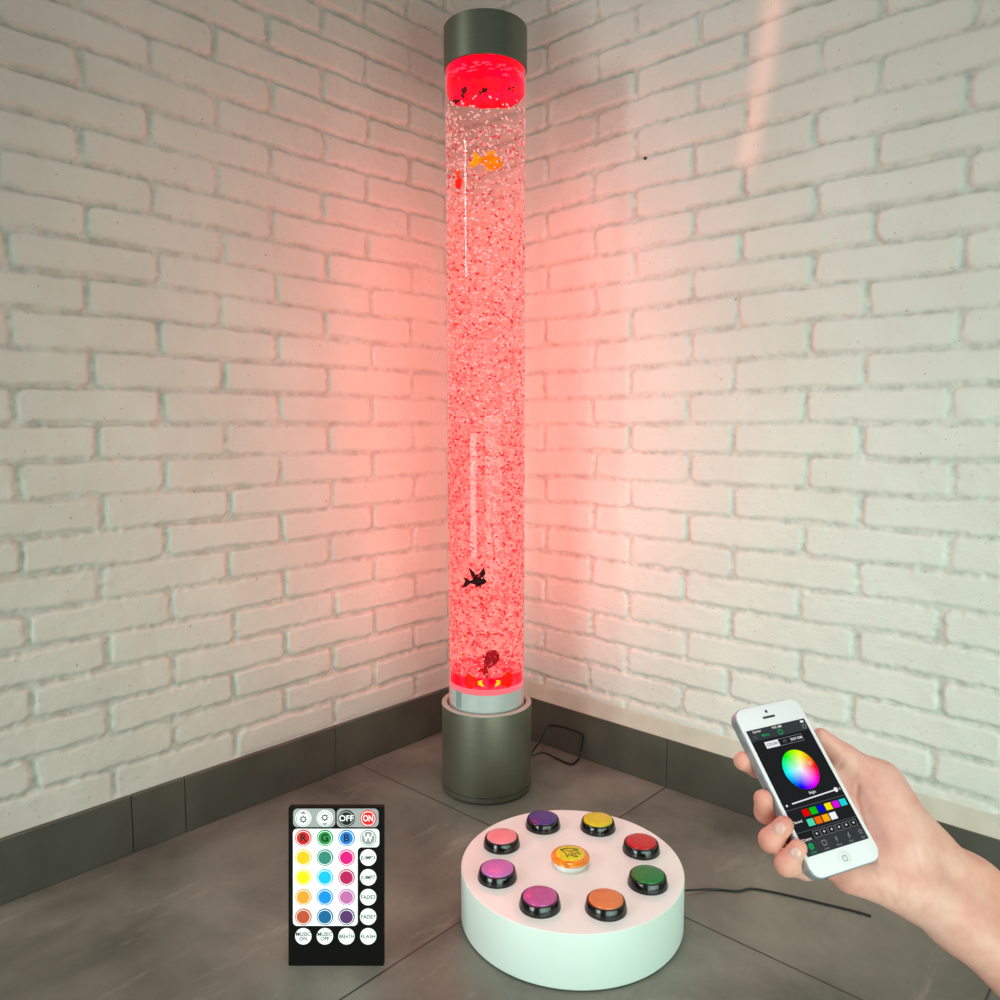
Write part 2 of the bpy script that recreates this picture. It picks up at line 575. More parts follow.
# lit water column: glow grows denser toward the lamp in the base
def water():
    m, nt, out = new_mat('lit_water')
    L = nt.links
    tc = N(nt, 'ShaderNodeTexCoord')
    sp = N(nt, 'ShaderNodeSeparateXYZ')
    L.new(tc.outputs['Object'], sp.inputs[0])
    mr = N(nt, 'ShaderNodeMapRange')
    mr.inputs['From Min'].default_value = .2156; mr.inputs['From Max'].default_value = 1.31
    L.new(sp.outputs['Z'], mr.inputs['Value'])
    dens = N(nt, 'ShaderNodeValToRGB')
    e = dens.color_ramp.elements
    e[0].position = 0.; e[0].color = (.55, .55, .55, 1)
    e[1].position = 1.; e[1].color = (.03, .03, .03, 1)
    for pos, v in ((.30, .5), (.55, .36), (.75, .2), (.88, .07)):
        k = dens.color_ramp.elements.new(pos); k.color = (v, v, v, 1)
    L.new(mr.outputs[0], dens.inputs['Fac'])
    # cloudy clusters
    nz = N(nt, 'ShaderNodeTexNoise', Scale=75., Detail=4., Roughness=.65)
    L.new(tc.outputs['Object'], nz.inputs['Vector'])
    cr = N(nt, 'ShaderNodeValToRGB')
    cr.color_ramp.elements[0].position = .46; cr.color_ramp.elements[1].position = .6
    cr.color_ramp.elements[0].color = (1.0, .30, .28, 1); cr.color_ramp.elements[1].color = (.62, .035, .045, 1)
    L.new(nz.outputs['Fac'], cr.inputs['Fac'])
    em = N(nt, 'ShaderNodeEmission', Strength=1.)
    hot = N(nt, 'ShaderNodeMix', data_type='RGBA', blend_type='MULTIPLY'); hot.inputs[0].default_value = 1.
    L.new(cr.outputs[0], hot.inputs[6]); hot.inputs[7].default_value = (2.6, 1.0, 1.0, 1)
    L.new(hot.outputs[2], em.inputs['Color'])
    tr = N(nt, 'ShaderNodeBsdfTransparent'); tr.inputs['Color'].default_value = (1, .93, .92, 1)
    mx = N(nt, 'ShaderNodeMixShader')
    L.new(dens.outputs[0], mx.inputs[0]); L.new(tr.outputs[0], mx.inputs[1]); L.new(em.outputs[0], mx.inputs[2])
    L.new(mx.outputs[0], out.inputs['Surface'])
    return m
RW = .0715
column = link('water_column', from_bm(lathe([(RW, ZC + .0275), (RW, 1.331)], n=96)), water(), tube)

def glow(name, c0, c1, strength, scale):
    m, nt, out = new_mat(name)
    L = nt.links
    tc = N(nt, 'ShaderNodeTexCoord')
    nz = N(nt, 'ShaderNodeTexNoise', Scale=scale, Detail=3.)
    L.new(tc.outputs['Object'], nz.inputs['Vector'])
    cr = N(nt, 'ShaderNodeValToRGB')
    cr.color_ramp.elements[0].position = .42; cr.color_ramp.elements[1].position = .6
    cr.color_ramp.elements[0].color = (*c0, 1); cr.color_ramp.elements[1].color = (*c1, 1)
    L.new(nz.outputs['Fac'], cr.inputs['Fac'])
    em = N(nt, 'ShaderNodeEmission', Strength=strength)
    L.new(cr.outputs[0], em.inputs['Color'])
    L.new(em.outputs[0], out.inputs['Surface'])
    return m
# water surface seen from below: its red reflection built as a glowing layer with a wavy lower edge
n = 128
bm = bmesh.new()
ra, rb_ = [], []
RS = .0722
for i in range(n):
    a = 2 * math.pi * i / n
    zl = 1.332 + .0035 * math.sin(3 * a + 1) + .0028 * math.sin(7 * a) + .002 * math.sin(17 * a + 2)
    ra.append(bm.verts.new((RS * math.cos(a), RS * math.sin(a), zl)))
    rb_.append(bm.verts.new((RS * math.cos(a), RS * math.sin(a), ZCB + .008)))
for i in range(n):
    j = (i + 1) % n
    bm.faces.new((ra[i], ra[j], rb_[j], rb_[i]))
bm.faces.new(ra)
surf = link('water_surface', from_bm(bm), glow('red_surface', (1.3, .001, .012), (1.2, .0, .045), 1., 16), tube)
# ripple lines of foam on that layer
bm = bmesh.new()
for k in range(150):
    a = random.uniform(0, 2 * math.pi)
    z = 1.356 - abs(random.gauss(0, .008))
    w_ = random.uniform(.05, .16)
    ph = random.uniform(0, 6)
    pts = []
    for i in range(6):
        aa = a + w_ * (i / 5 - .5)
        pts.append((.0727 * math.cos(aa), .0727 * math.sin(aa), z + .0012 * math.sin(ph + 2.4 * i)))
    t = tube_bm(pts, .00045, n=5, sub=2)
    me_ = bpy.data.meshes.new('t'); t.to_mesh(me_); t.free(); bm.from_mesh(me_); bpy.data.meshes.remove(me_)
tag(link('foam', from_bm(bm), emissive('foam_pink', (255, 100, 130), .9), surf), kind='stuff')
# lit floor plate inside the tube
plate = link('lit_plate', from_bm(lathe([(0, ZC + .001), (.0712, ZC + .001), (.0712, ZC + .0265), (.0705, ZC + .0275), (0, ZC + .0275)])), glow('lit_plate_red', (1.2, .0, .02), (1.4, .04, .09), 1., 30), tube)
link('plate_edge', from_bm(lathe([(.0722, ZC - .007), (.0732, ZC - .006), (.0732, ZC + .004), (.0722, ZC + .005)], closed=True)), emissive('plate_edge_pink', (255, 120, 130), 1.), plate)

# power lead: short loop behind the base
cord = [Vector((TX, TY, 0)) + DR * .086 + Vector((0, 0, .04)) + DC * .0,]
P1 = on_right(529, 757, -.11)
P2 = on_right(551, 725.5, -.012); P3 = on_right(580, 733, -.012); P4 = on_right(583, 739, -.012)
P5 = on_right(579, 757, -.02); P5.z = max(P5.z, .004)
P6 = on_z(571, 764, .004); P7 = on_z(556, 758, .004); P8 = on_right(543, 753, -.08); P9 = on_right(530, 756, -.11)
O = Vector((TX, TY, 0))
link('power_cord', from_bm(tube_bm([p - O for p in (P1, on_right(540, 741, -.05), P2, P3, P4, P5, P6, P7, P8, P9)], .0021, n=8)), pbr('black_rubber', (16, 16, 16), .5), tube)

# ------------------------------------------------------------------ air bubbles (uncountable)
def ico(sub=1):
    bm = bmesh.new()
    bmesh.ops.create_icosphere(bm, subdivisions=sub, radius=1.)
    v = np.array([x.co[:] for x in bm.verts]); f = np.array([[x.index for x in g.verts] for g in bm.faces])
    bm.free()
    return v, f
IV, IF = ico(1)
def bubble_cloud(name, n, zfun, rad, mat, label, rr=(.0719, .0738)):
    z = zfun(n)
    a = rng.uniform(0, 2 * np.pi, n)
    r = rng.uniform(rr[0], rr[1], n)
    s = rng.uniform(rad[0], rad[1], n)
    ctr = np.stack([r * np.cos(a), r * np.sin(a), z], -1)
    tang = np.stack([-np.sin(a), np.cos(a), np.zeros(n)], -1)
    radial = np.stack([np.cos(a), np.sin(a), np.zeros(n)], -1)
    up = np.array([0, 0, 1.])[None]
    th = rng.uniform(-.9, .9, n)[:, None]
    e1 = tang * np.cos(th) + up * np.sin(th); e2 = -tang * np.sin(th) + up * np.cos(th)
    el = rng.uniform(1.0, 1.9, n)[:, None, None]
    V = ctr[:, None] + s[:, None, None] * (IV[None, :, 0:1] * e1[:, None] * el + IV[None, :, 1:2] * e2[:, None] * .8 + IV[None, :, 2:3] * radial[:, None] * .6)
    Fc = (IF[None] + (np.arange(n) * len(IV))[:, None, None]).reshape(-1, 3)
    o = link(name, raw_mesh(V.reshape(-1, 3), Fc), mat, column)
    return tag(o, label, None, None, 'stuff')
def bubble_mat(name, rim, core):
    m, nt, out = new_mat(name)
    L = nt.links
    lw = N(nt, 'ShaderNodeLayerWeight', Blend=.5)
    cr = N(nt, 'ShaderNodeValToRGB')
    cr.color_ramp.elements[0].position = .25; cr.color_ramp.elements[1].position = .7
    cr.color_ramp.elements[0].color = (*core, 1); cr.color_ramp.elements[1].color = (*rim, 1)
    L.new(lw.outputs['Facing'], cr.inputs['Fac'])
    em = N(nt, 'ShaderNodeEmission', Strength=1.)  # lamp light scattered by the bubbles, put in as emission
    L.new(cr.outputs[0], em.inputs['Color'])
    L.new(em.outputs[0], out.inputs['Surface'])
    return m
ztop, zbot = 1.300, .246
bubble_cloud('air_bubbles', 2500, lambda n: zbot + (ztop - zbot) * rng.uniform(.45, 1, n), (.0014, .0027), bubble_mat('bubble_pale', (.95, .2, .2), (1., .56, .5)),
             'pale pink air bubbles in the upper half')
bubble_cloud('air_bubbles', 2600, lambda n: zbot + (ztop - zbot) * np.clip(rng.beta(1.0, 1.5, n), 0, .98), (.0014, .0028), bubble_mat('bubble_red', (.5, .002, .01), (.9, .03, .05)),
             'deep red air bubbles through the whole height')
bubble_cloud('air_bubbles', 1800, lambda n: zbot + (ztop - zbot) * np.clip(rng.beta(1.0, 1.7, n), 0, .7), (.0012, .0022), bubble_mat('bubble_salmon', (.8, .02, .03), (1., .5, .42)),
             'salmon air bubbles in the lower half')
bubble_cloud('air_bubbles', 420, lambda n: zbot + (ztop - zbot) * np.clip(rng.beta(.9, 3.2, n), 0, .6), (.0010, .0016), bubble_mat('bubble_gold', (.9, .2, .05), (1., .8, .4)),
             'tiny golden glinting bubbles near the bottom')

# ------------------------------------------------------------------ little fish in the tube
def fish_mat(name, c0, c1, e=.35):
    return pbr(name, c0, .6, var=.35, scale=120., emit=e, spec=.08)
def make_fish(label, t, z, length, heading, mats, high=.42, r=.0668, tail=1., dorsal=1., wing=False, front=None):
    """fish body runs along local +x (nose), z up, y thickness; placed just inside the tube wall"""
    if front is None:
        front = math.sqrt(max(r * r - t * t, 0))
    else:
        k_ = min(1., .061 / math.hypot(t, front)); t *= k_; front *= k_
    loc = Vector((TX, TY, z)) + DR * t + DC * front
    o = empty('toy_fish', loc, label, 'fish')
    ang = math.atan2(t, front) if math.hypot(t, front) > .06 and front > 0 else 0.
    ex = (DR * math.cos(ang) - DC * math.sin(ang))
    ny = (DC * math.cos(ang) + DR * math.sin(ang))
    Lx = ex * math.cos(heading) + Vector((0, 0, 1)) * math.sin(heading)
    Lz = -ex * math.sin(heading) + Vector((0, 0, 1)) * math.cos(heading)
    if math.cos(heading) < -.01:
        Lz = -Lz
    Ly = Lz.cross(Lx)
    o.rotation_mode = 'QUATERNION'
    o.rotation_quaternion = Matrix((Lx, Ly, Lz)).transposed().to_quaternion()
    # body
    prof = [(-.5, .10), (-.42, .17), (-.3, .27), (-.12, .39), (.06, .46), (.22, .44), (.36, .32), (.46, .15), (.5, .0)]
    bm = bmesh.new(); rings = []
    for x, h in prof:
        if h == 0:
            rings.append([bm.verts.new((x * length, 0, -.02 * length))]); continue
        rings.append([bm.verts.new((x * length, math.cos(2 * math.pi * i / 16) * h * length * .15, math.sin(2 * math.pi * i / 16) * h * length * high * 1.05)) for i in range(16)])
    for a_, b_ in zip(rings[:-1], rings[1:]):
        for i in range(16):
            j = (i + 1) % 16
            bm.faces.new((a_[i], a_[j], b_[j], b_[i]) if len(b_) > 1 else (a_[i], a_[j], b_[0]))
    bm.faces.new(rings[0])
    link('body', from_bm(bm), mats[0], o)
    def fin(name, pts, mat):
        bm = prism([(x * length, y * length) for x, y in pts], -.0006, .0006)
        me = from_bm(bm, False)
        me.transform(Matrix(((1, 0, 0, 0), (0, 0, 1, 0), (0, 1, 0, 0), (0, 0, 0, 1))))
        link(name, me, mat, o)
    fin('tail_fin', [(-.4, .05), (-.55, .2 * tail), (-.75, .26 * tail), (-.68, .06), (-.8, -.12 * tail), (-.86, -.3 * tail), (-.6, -.22 * tail), (-.4, -.07)], mats[1])
    fin('dorsal_fin', [(-.25, .12), (-.18, .3 * dorsal), (-.02, .4 * dorsal), (.12, .36 * dorsal), (.2, .17)], mats[1])
    fin('belly_fin', [(-.1, -.14), (-.2, -.32 * dorsal), (-.08, -.3 * dorsal), (.02, -.24), (.14, -.36 * dorsal), (.16, -.16)], mats[1])
    if wing:
        fin('side_fin', [(.02, .02), (-.14, .5), (-.42, .78), (-.34, .4), (-.24, .06)], mats[1])
        fin('side_fin', [(.05, .02), (.1, .4), (.4, .74), (.46, .4), (.3, .1), (.24, .0)], mats[1])
    # eyes
    for s in (-1, 1):
        bm = bmesh.new(); bmesh.ops.create_icosphere(bm, subdivisions=1, radius=.035 * length)
        me = from_bm(bm); me.transform(Matrix.Translation((.33 * length, s * .085 * length, .05 * length)))
        link('eye', me, M_eye, o)
    return o
M_eye = pbr('fish_eye', (18, 10, 8), .2)
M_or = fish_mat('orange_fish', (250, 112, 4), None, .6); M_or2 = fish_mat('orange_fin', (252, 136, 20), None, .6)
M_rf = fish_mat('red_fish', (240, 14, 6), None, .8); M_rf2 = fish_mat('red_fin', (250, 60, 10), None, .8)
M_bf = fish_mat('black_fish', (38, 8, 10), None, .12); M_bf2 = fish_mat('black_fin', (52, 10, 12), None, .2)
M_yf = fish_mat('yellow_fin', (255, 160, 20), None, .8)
def under(px, py):
    p = on_z(px, py, 1.327)
    d = p - Vector((TX, TY, 1.327))
    return d.dot(DR), d.dot(DC)
make_fish('orange fish with ragged fins near the top of the tube', .009, 1.186, .045, -.1, (M_or, M_or2), high=.58, r=.0705, dorsal=1.15, tail=1.15)
make_fish('small red fish hanging nose down by the left side of the tube', -.0495, 1.156, .028, -math.pi / 2 + .05, (M_rf, M_rf2), high=.55, r=.0722)
make_fish('black fish with raised fins in the lower part of the tube', -.016, .4285, .036, .1, (M_bf, M_bf2), high=.4, r=.0722, wing=True)
make_fish('black fish at the left edge just under the red water surface', *(lambda t, f: (t, 1.3275, .017, .12))(*under(456, 101)), (M_bf, M_bf2), high=.35, front=under(456, 101)[1])
make_fish('dark curled fish left of centre under the red water surface', *(lambda t, f: (t, 1.326, .016, 1.2))(*under(464, 90)), (M_bf, M_bf2), high=.5, front=under(464, 90)[1])
make_fish('tiny dark fish near the middle under the red water surface', *(lambda t, f: (t, 1.326, .014, .5))(*under(484, 90)), (M_bf, M_bf2), high=.5, front=under(484, 90)[1])
make_fish('tiny reddish fish at the right under the red water surface', *(lambda t, f: (t, 1.326, .012, -.2))(*under(513, 89)), (M_rf, M_bf2), high=.5, front=under(513, 89)[1])
make_fish('fat red fish with a yellow tail at the left of the tube bottom', -.029, .2345, .031, math.pi, (M_rf, M_yf), high=1.0, r=.0722, tail=.7, dorsal=1.2)
make_fish('fat red fish with a yellow tail at the right of the tube bottom', .038, .2365, .031, .1, (M_rf, M_yf), high=1.05, r=.0722, tail=.7, dorsal=1.2)
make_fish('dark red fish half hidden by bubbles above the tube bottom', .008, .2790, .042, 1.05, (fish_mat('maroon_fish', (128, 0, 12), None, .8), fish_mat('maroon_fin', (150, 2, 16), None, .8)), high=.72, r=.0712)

# ------------------------------------------------------------------ button controller drum
DX, DY, RD, HD = .6538, -.4615, .162, .0789
drum = empty('button_controller', (DX, DY, 0), 'round white drum controller with eight coloured push buttons, on the tile floor', 'controller')
M_white = pbr('white_satin', (222, 232, 226), rough=.45, var=.015, scale=8)
M_top = pbr('white_gloss_top', (243, 239, 236), rough=.07, var=.006, scale=8, spec=.45)
body = link('body', from_bm(lathe([(0, .001), (RD - .003, .001), (RD - .0015, .002), (RD, .004), (RD, HD - .0018), (RD - .0006, HD - .0008), (0, HD - .0008)], n=160)), M_white, drum)
link('top_panel', from_bm(lathe([(0, HD - .0005), (0, HD), (RD - .0012, HD), (RD - .0005, HD - .0006)][1:] + [(RD - .0005, HD - .0008)], n=160)), M_top, drum)
M_bez = pbr('black_bezel', (10, 10, 11), rough=.16, var=.05, spec=.6)
cols = [('purple', (62, 48, 128)), ('yellow', (214, 190, 8)), ('red', (190, 20, 28)), ('green', (8, 116, 46)), ('orange', (222, 122, 70)),
        ('magenta', (184, 84, 150)), ('violet', (196, 110, 186)), ('pink', (240, 138, 148))]
bez_me = from_bm(lathe([(.0282, 0), (.0283, .002), (.0258, .0122), (.0251, .0133), (.0238, .0136), (.0234, .0118), (0, .0118)], n=64))
cap_prof = [(.0231, .011), (.0231, .0140), (.0226, .0149), (.0214, .0154), (.0110, .0158), (0, .0159)]
for i, (nm, c) in enumerate(cols):
    a = math.radians(150.7 - 45 * i)
    b_ = link('push_button', bez_me if i else bez_me, None, drum, (.1145 * math.cos(a), .1145 * math.sin(a), HD))
    if i == 0:
        bez_me.materials.append(M_bez)
    b_['label'] = f'{nm} push button in black ring'
    k_ = link('button_cap', from_bm(lathe(cap_prof, n=64)), pbr(f'button_{nm}', c, rough=.16, var=.08, scale=60, spec=.4, coat=.1), b_)
# centre button: white stem, amber flange, yellow lens with line emblem
cb = link('centre_button', from_bm(lathe([(.0235, 0), (.0235, .0085), (.0225, .0095), (0, .0095)], n=64)), pbr('white_stem', (236, 240, 236), .3), drum, (0, -.003, HD))
cb['label'] = 'gold centre button on white stem'
fl = link('amber_flange', from_bm(lathe([(.0232, .0095), (.0275, .0095), (.0285, .011), (.0282, .013), (.0262, .0152), (.0240, .0162), (.0212, .0168), (.0212, .016), (0, .016)], n=72)),
          pbr('amber_plastic', (226, 120, 6), rough=.1, var=.25, scale=90, coat=.6, emit=.18), cb)
link('lens', from_bm(lathe([(.0212, .0162), (.0210, .0168), (.0150, .0180), (.0080, .0187), (0, .0189)], n=72)), pbr('gold_lens', (206, 190, 28), rough=.16, var=.15, scale=120, coat=.1, emit=.16), cb)
bm = bmesh.new()
S_ = .0172
def emb(*pts, w=.0010):
    for p, q in zip(pts[:-1], pts[1:]):
        bar_bm((p[0] * S_, p[1] * S_), (q[0] * S_, q[1] * S_), w, .0184, .0192, bm)
emb((-.85, .35), (-.5, .5), (-.1, .62), (.3, .5), (.75, .45))
emb((-.7, .3), (-.5, .0), (-.42, -.3), (-.3, -.75))
emb((-.35, .25), (.0, .15), (.35, .3), (.7, .15))
emb((-.25, -.6), (-.1, -.2)); emb((-.05, -.65), (.1, -.2), (.12, -.6)); emb((.2, -.65), (.3, -.15))
emb((.4, -.55), (.45, -.1), (.75, -.2), (.85, -.35)); emb((-.15, .0), (.1, .02), (.3, -.05)); emb((.3, -.75), (.6, -.6))
lensang = math.atan2(RIGHT.y, RIGHT.x)
me = from_bm(bm, False); me.transform(Matrix.Rotation(lensang, 4, 'Z'))
link('emblem', me, pbr('emblem_dark', (92, 74, 10), .5), cb)
# lead: strain relief and thin cable trailing over the floor
rel = [on_z(684, 888.5, .034), on_z(697, 887.5, .030)]
DO = Vector((DX, DY, 0))
pts = [on_z(690, 888.5, .012)]
dirv = (Vector((pts[0].x - DX, pts[0].y - DY, 0))).normalized()
p_in = DO + dirv * (RD - .002) + Vector((0, 0, .012)); p_out = DO + dirv * (RD + .019) + Vector((0, 0, .0105))
link('strain_relief', from_bm(tube_bm([p_in - DO, (p_in + p_out) / 2 - DO, p_out - DO], .0036, n=12)), pbr('black_plastic', (14, 14, 14), .4), drum)
cable = [p_out - dirv * .002] + [on_z(x, y, .0022) for x, y in ((712, 889.3), (737, 891), (752, 888.6), (775, 892.5), (800, 898), (825, 904), (850, 910), (871, 916))]
link('cable', from_bm(tube_bm([p - DO for p in cable], .0017, n=8)), pbr('black_cable', (14, 14, 14), .5), drum)

# ------------------------------------------------------------------ handheld keypad remote standing on the floor, leaning slightly back
RWID, RHEI, RTH = .1276, .2126, .0095
foot = on_z(336, 966, 0)
MR = Matrix(((RIGHT.x, UP.x, -FWD.x, foot.x), (RIGHT.y, UP.y, -FWD.y, foot.y), (RIGHT.z, UP.z, -FWD.z, foot.z), (0, 0, 0, 1)))
remote = empty('remote_control', (0, 0, 0), 'flat black keypad remote with round coloured buttons, standing upright on the floor', 'remote control')
remote.matrix_world = MR
SC = RWID / 502.
def rx(x): return (x - 349.) * SC
def ry(y): return (932. - y) * SC
M_black = pbr('remote_black', (12, 9, 9), rough=.6, var=.05, spec=.12)
M_pan = emissive('x', (250, 250, 250)); bpy.data.materials.remove(M_pan)
M_pan = pbr('remote_white', (246, 246, 246), rough=.5, var=.0, emit=.25)  # slight emission added to keep the remote's whites bright
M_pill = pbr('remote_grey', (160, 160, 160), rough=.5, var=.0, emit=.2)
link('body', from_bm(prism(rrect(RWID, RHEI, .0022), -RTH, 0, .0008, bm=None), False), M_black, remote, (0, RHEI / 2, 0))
def outline(pts, z0, z1, mat, name, parent):
    return link(name, from_bm(prism(pts, z0, z1), False), mat, parent)
Lx0, Lx1, Lx2 = rx(123), rx(463), rx(577)
Ly0, Ly1, Ly2 = ry(720), ry(307), ry(210)
def arc(cx, cy, r, a0, a1, n=8):
    return [(cx + r * math.cos(math.radians(a0 + (a1 - a0) * i / n)), cy + r * math.sin(math.radians(a0 + (a1 - a0) * i / n))) for i in range(n + 1)]
rr_ = 22 * SC
Lpts = arc(Lx1 - rr_, Ly0 + rr_, rr_, -90, 0) + arc(Lx1 + rr_, Ly1 - rr_, rr_, 180, 90) + arc(Lx2 - rr_, Ly1 + rr_, rr_, -90, 0) + arc(Lx2 - rr_, Ly2 - rr_, rr_, 0, 90) + arc(Lx0 + rr_, Ly2 - rr_, rr_, 90, 180) + arc(Lx0 + rr_, Ly0 + rr_, rr_, 180, 270)
pn = outline(Lpts, 0, .0004, M_pan, 'white_panel', remote)
for x0, x1 in ((124, 345), (353, 573)):
    cx, cy = (rx(x0) + rx(x1)) / 2, (ry(104) + ry(201)) / 2
    outline([(cx + a_, cy + b_) for a_, b_ in rrect((x1 - x0) * SC, 97 * SC, 24 * SC)], 0, .0004, M_pill, 'grey_panel', remote)
cx4 = [178, 291.5, 405, 519]; ry7 = [154, 257, 360, 464, 568, 671, 774]
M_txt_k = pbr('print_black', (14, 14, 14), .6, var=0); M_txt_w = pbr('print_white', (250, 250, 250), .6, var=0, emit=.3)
ring_me = {}
def key(cx, cy, col, txt, tcol, label=None, size=26, icon=None, bold=.00012, ringc=(255, 255, 255), double=True, rad=43):
    r = rad * SC
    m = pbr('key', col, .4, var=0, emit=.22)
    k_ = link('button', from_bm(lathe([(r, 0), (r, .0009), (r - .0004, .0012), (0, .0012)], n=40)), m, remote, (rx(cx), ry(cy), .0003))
    if label: k_['label'] = label
    if double:
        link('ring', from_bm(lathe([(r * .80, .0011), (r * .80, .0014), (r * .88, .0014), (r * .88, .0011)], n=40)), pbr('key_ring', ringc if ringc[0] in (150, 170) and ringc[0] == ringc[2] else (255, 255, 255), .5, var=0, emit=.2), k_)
    if txt:
        lines = txt.split('\n')
        me = text_mesh(txt, size * SC, .0001, bold if size > 30 else .00003)
        # fit width
        xs = [v.co.x for v in me.vertices]
        w_ = max(xs) - min(xs)
        lim = 1.74 * r if len(lines[0]) > 2 else 1.2 * r
        if w_ > lim:
            for v in me.vertices: v.co.x *= lim / w_
        link('legend', me, tcol, k_, (0, 0, .0014))
    if icon:
        bm = bmesh.new()
        for i in range(24):
            a0, a1 = 2 * math.pi * i / 24, 2 * math.pi * (i + 1) / 24
            bar_bm((r * .27 * math.cos(a0), r * .27 * math.sin(a0) + icon[0] * r), (r * .27 * math.cos(a1), r * .27 * math.sin(a1) + icon[0] * r), r * .11, .0012, .0015, bm)
        for i in range(8):
            a0 = 2 * math.pi * i / 8
            bar_bm((r * .34 * math.cos(a0), r * .34 * math.sin(a0) + icon[0] * r), (r * .46 * math.cos(a0), r * .46 * math.sin(a0) + icon[0] * r), r * .13, .0012, .0015, bm)
        s = icon[1]
        bar_bm((-r * .22, s * r * .58), (0, s * r * (.58 + icon[2])), r * .13, .0012, .0015, bm)
        bar_bm((r * .22, s * r * .58), (0, s * r * (.58 + icon[2])), r * .13, .0012, .0015, bm)
        link('icon', from_bm(bm, False), M_txt_k, k_)
W_ = (250, 250, 250)
key(cx4[0], ry7[0], W_, None, None, 'white button with sun and upward mark', icon=(-.08, 1, .16), ringc=(150, 150, 150))
key(cx4[1], ry7[0], W_, None, None, 'white button with sun and downward mark', icon=(.12, -1, .12), ringc=(150, 150, 150))
key(cx4[2], ry7[0], (12, 10, 10), 'OFF', M_txt_w, 'black OFF button', size=44, ringc=(170, 170, 170))
key(cx4[3], ry7[0], (226, 22, 30), 'ON', M_txt_w, 'red ON button', size=46)
key(cx4[0], ry7[1], (212, 20, 24), 'R', M_txt_k, 'red button marked R', size=56, ringc=(240, 150, 150), bold=.0003)
key(cx4[1], ry7[1], (18, 142, 60), 'G', M_txt_k, 'green button marked G', size=56, ringc=(150, 215, 165), bold=.0003)
key(cx4[2], ry7[1], (24, 118, 208), 'B', M_txt_k, 'blue button marked B', size=56, ringc=(150, 190, 235), bold=.0003)
key(cx4[3], ry7[1], (150, 150, 150), 'W', M_txt_w, 'grey button marked W', size=56, ringc=(220, 220, 220), bold=.0003)
grid = [[(246, 194, 14), (48, 132, 116), (226, 2, 126)], [(252, 246, 4), (4, 188, 246), (188, 18, 88)], [(242, 160, 44), (6, 142, 228), (198, 106, 170)], [(196, 80, 46), (12, 100, 152), (92, 46, 106)]]
names = [['amber', 'teal', 'hot pink'], ['lemon yellow', 'cyan', 'crimson'], ['light orange', 'azure', 'mauve'], ['rust orange', 'deep blue', 'dark purple']]
for i in range(4):
    for j in range(3):
        c = grid[i][j]
        key(cx4[j], ry7[2 + i], c, None, None, names[i][j] + ' button', ringc=tuple(int(v + (255 - v) * .5) for v in c))
for i, t in enumerate(('JUMP3', 'JUMP7', 'FADE3', 'FADE7')):
    key(cx4[3], ry7[2 + i], W_, t, M_txt_k, f'white button marked {t}', size=29, double=False)
for j, t in enumerate(('MUSIC\nON', 'MUSIC\nOFF', 'BREATH', 'FLASH')):
    key(cx4[j], ry7[6], W_, t, M_txt_k, 'white button marked ' + t.replace('\n', ' '), size=28, double=False)

# ------------------------------------------------------------------ smartphone
PU = Vector((.9262, .0766, -.3692)); PV = Vector((-.2877, .7764, -.5607)); PN = Vector((.2437, .6255, .7412)); PP = Vector((.2238, -.2067, -.5769))
CM = Matrix((RIGHT, UP, -FWD)).transposed()          # camera axes -> world
RP = Matrix((PU, PV, PN)).transposed()
RPW = CM @ RP
ORG = CAM + CM @ PP
MP = RPW.to_4x4(); MP.translation = ORG
PW, PL, PT = .0627, .1243, .0082

def PF(px, py, n):
    """photo direction -> point on the plane at height n above the phone face, in phone axes"""
    d = Vector(((px - 500) / F, (500 - py) / F, -1))
    t = (n + PN.dot(PP)) / PN.dot(d)
    qv = d * t - PP
    return np.array((PU.dot(qv), PV.dot(qv), n))

phone = empty('smartphone', (0, 0, 0), 'white smartphone with a colour wheel app on its dark screen, held in the hand', 'phone')
phone.matrix_world = MP
M_alu = pbr('phone_silver', (172, 172, 178), rough=.3, metal=.5, var=.03)
M_face = pbr('phone_white', (238, 229, 233), rough=.12, var=.0, spec=.5)
M_grey = pbr('phone_grey', (60, 60, 64), .4)
link('body', from_bm(prism(rrect(PW, PL, .0095, 12), -PT, -.0006, .0007), True, 50), M_alu, phone)
link('front_glass', from_bm(prism(rrect(PW - .0012, PL - .0012, .0090, 12), -.0006, .0, .0002), True, 50), M_face, phone)
SW, SH = .0556, .0918
M_scr = pbr('screen_dark', (22, 22, 25), rough=.12, var=.0, emit=.3, spec=.25)
M_scr2 = pbr('screen_bar', (40, 42, 46), rough=.15, var=.0, emit=.5)
def sx(s): return (s - .5) * SW
def sy(t): return (.5 - t) * SH
scr = link('screen', from_bm(prism([(-SW / 2, -SH / 2), (SW / 2, -SH / 2), (SW / 2, SH / 2), (-SW / 2, SH / 2)], .0, .00008), False), M_scr, phone, (-.0002, -.0014, 0))
ZS = .00012
def em(c, s=.95):
    return emissive('pixel', c, s)
def rect(name, s0, t0, s1, t1, mat, z=ZS, parent=None):
    return link(name, from_bm(prism([(sx(s0), sy(t1)), (sx(s1), sy(t1)), (sx(s1), sy(t0)), (sx(s0), sy(t0))], z, z + .00006), False), mat, parent or scr)
def frame_bm(s0, t0, s1, t1, w=.0003, bm=None):
    a, b, c, d = (sx(s0), sy(t0)), (sx(s1), sy(t0)), (sx(s1), sy(t1)), (sx(s0), sy(t1))
    bm = bm or bmesh.new()
    for p, q in ((a, b), (b, c), (c, d), (d, a)):
        bar_bm(p, q, w, ZS, ZS + .00006, bm)
    return bm
M_w = em((240, 240, 240)); M_gr = em((10, 170, 90)); M_dim = em((130, 132, 136)); M_lin = em((92, 94, 98)); M_kk = em((20, 20, 22))
def stext(s, cx, cy, h, mat, name='caption'):
    link(name, text_mesh(s, h, .00002, .00003), mat, scr, (sx(cx), sy(cy), ZS + .00008))
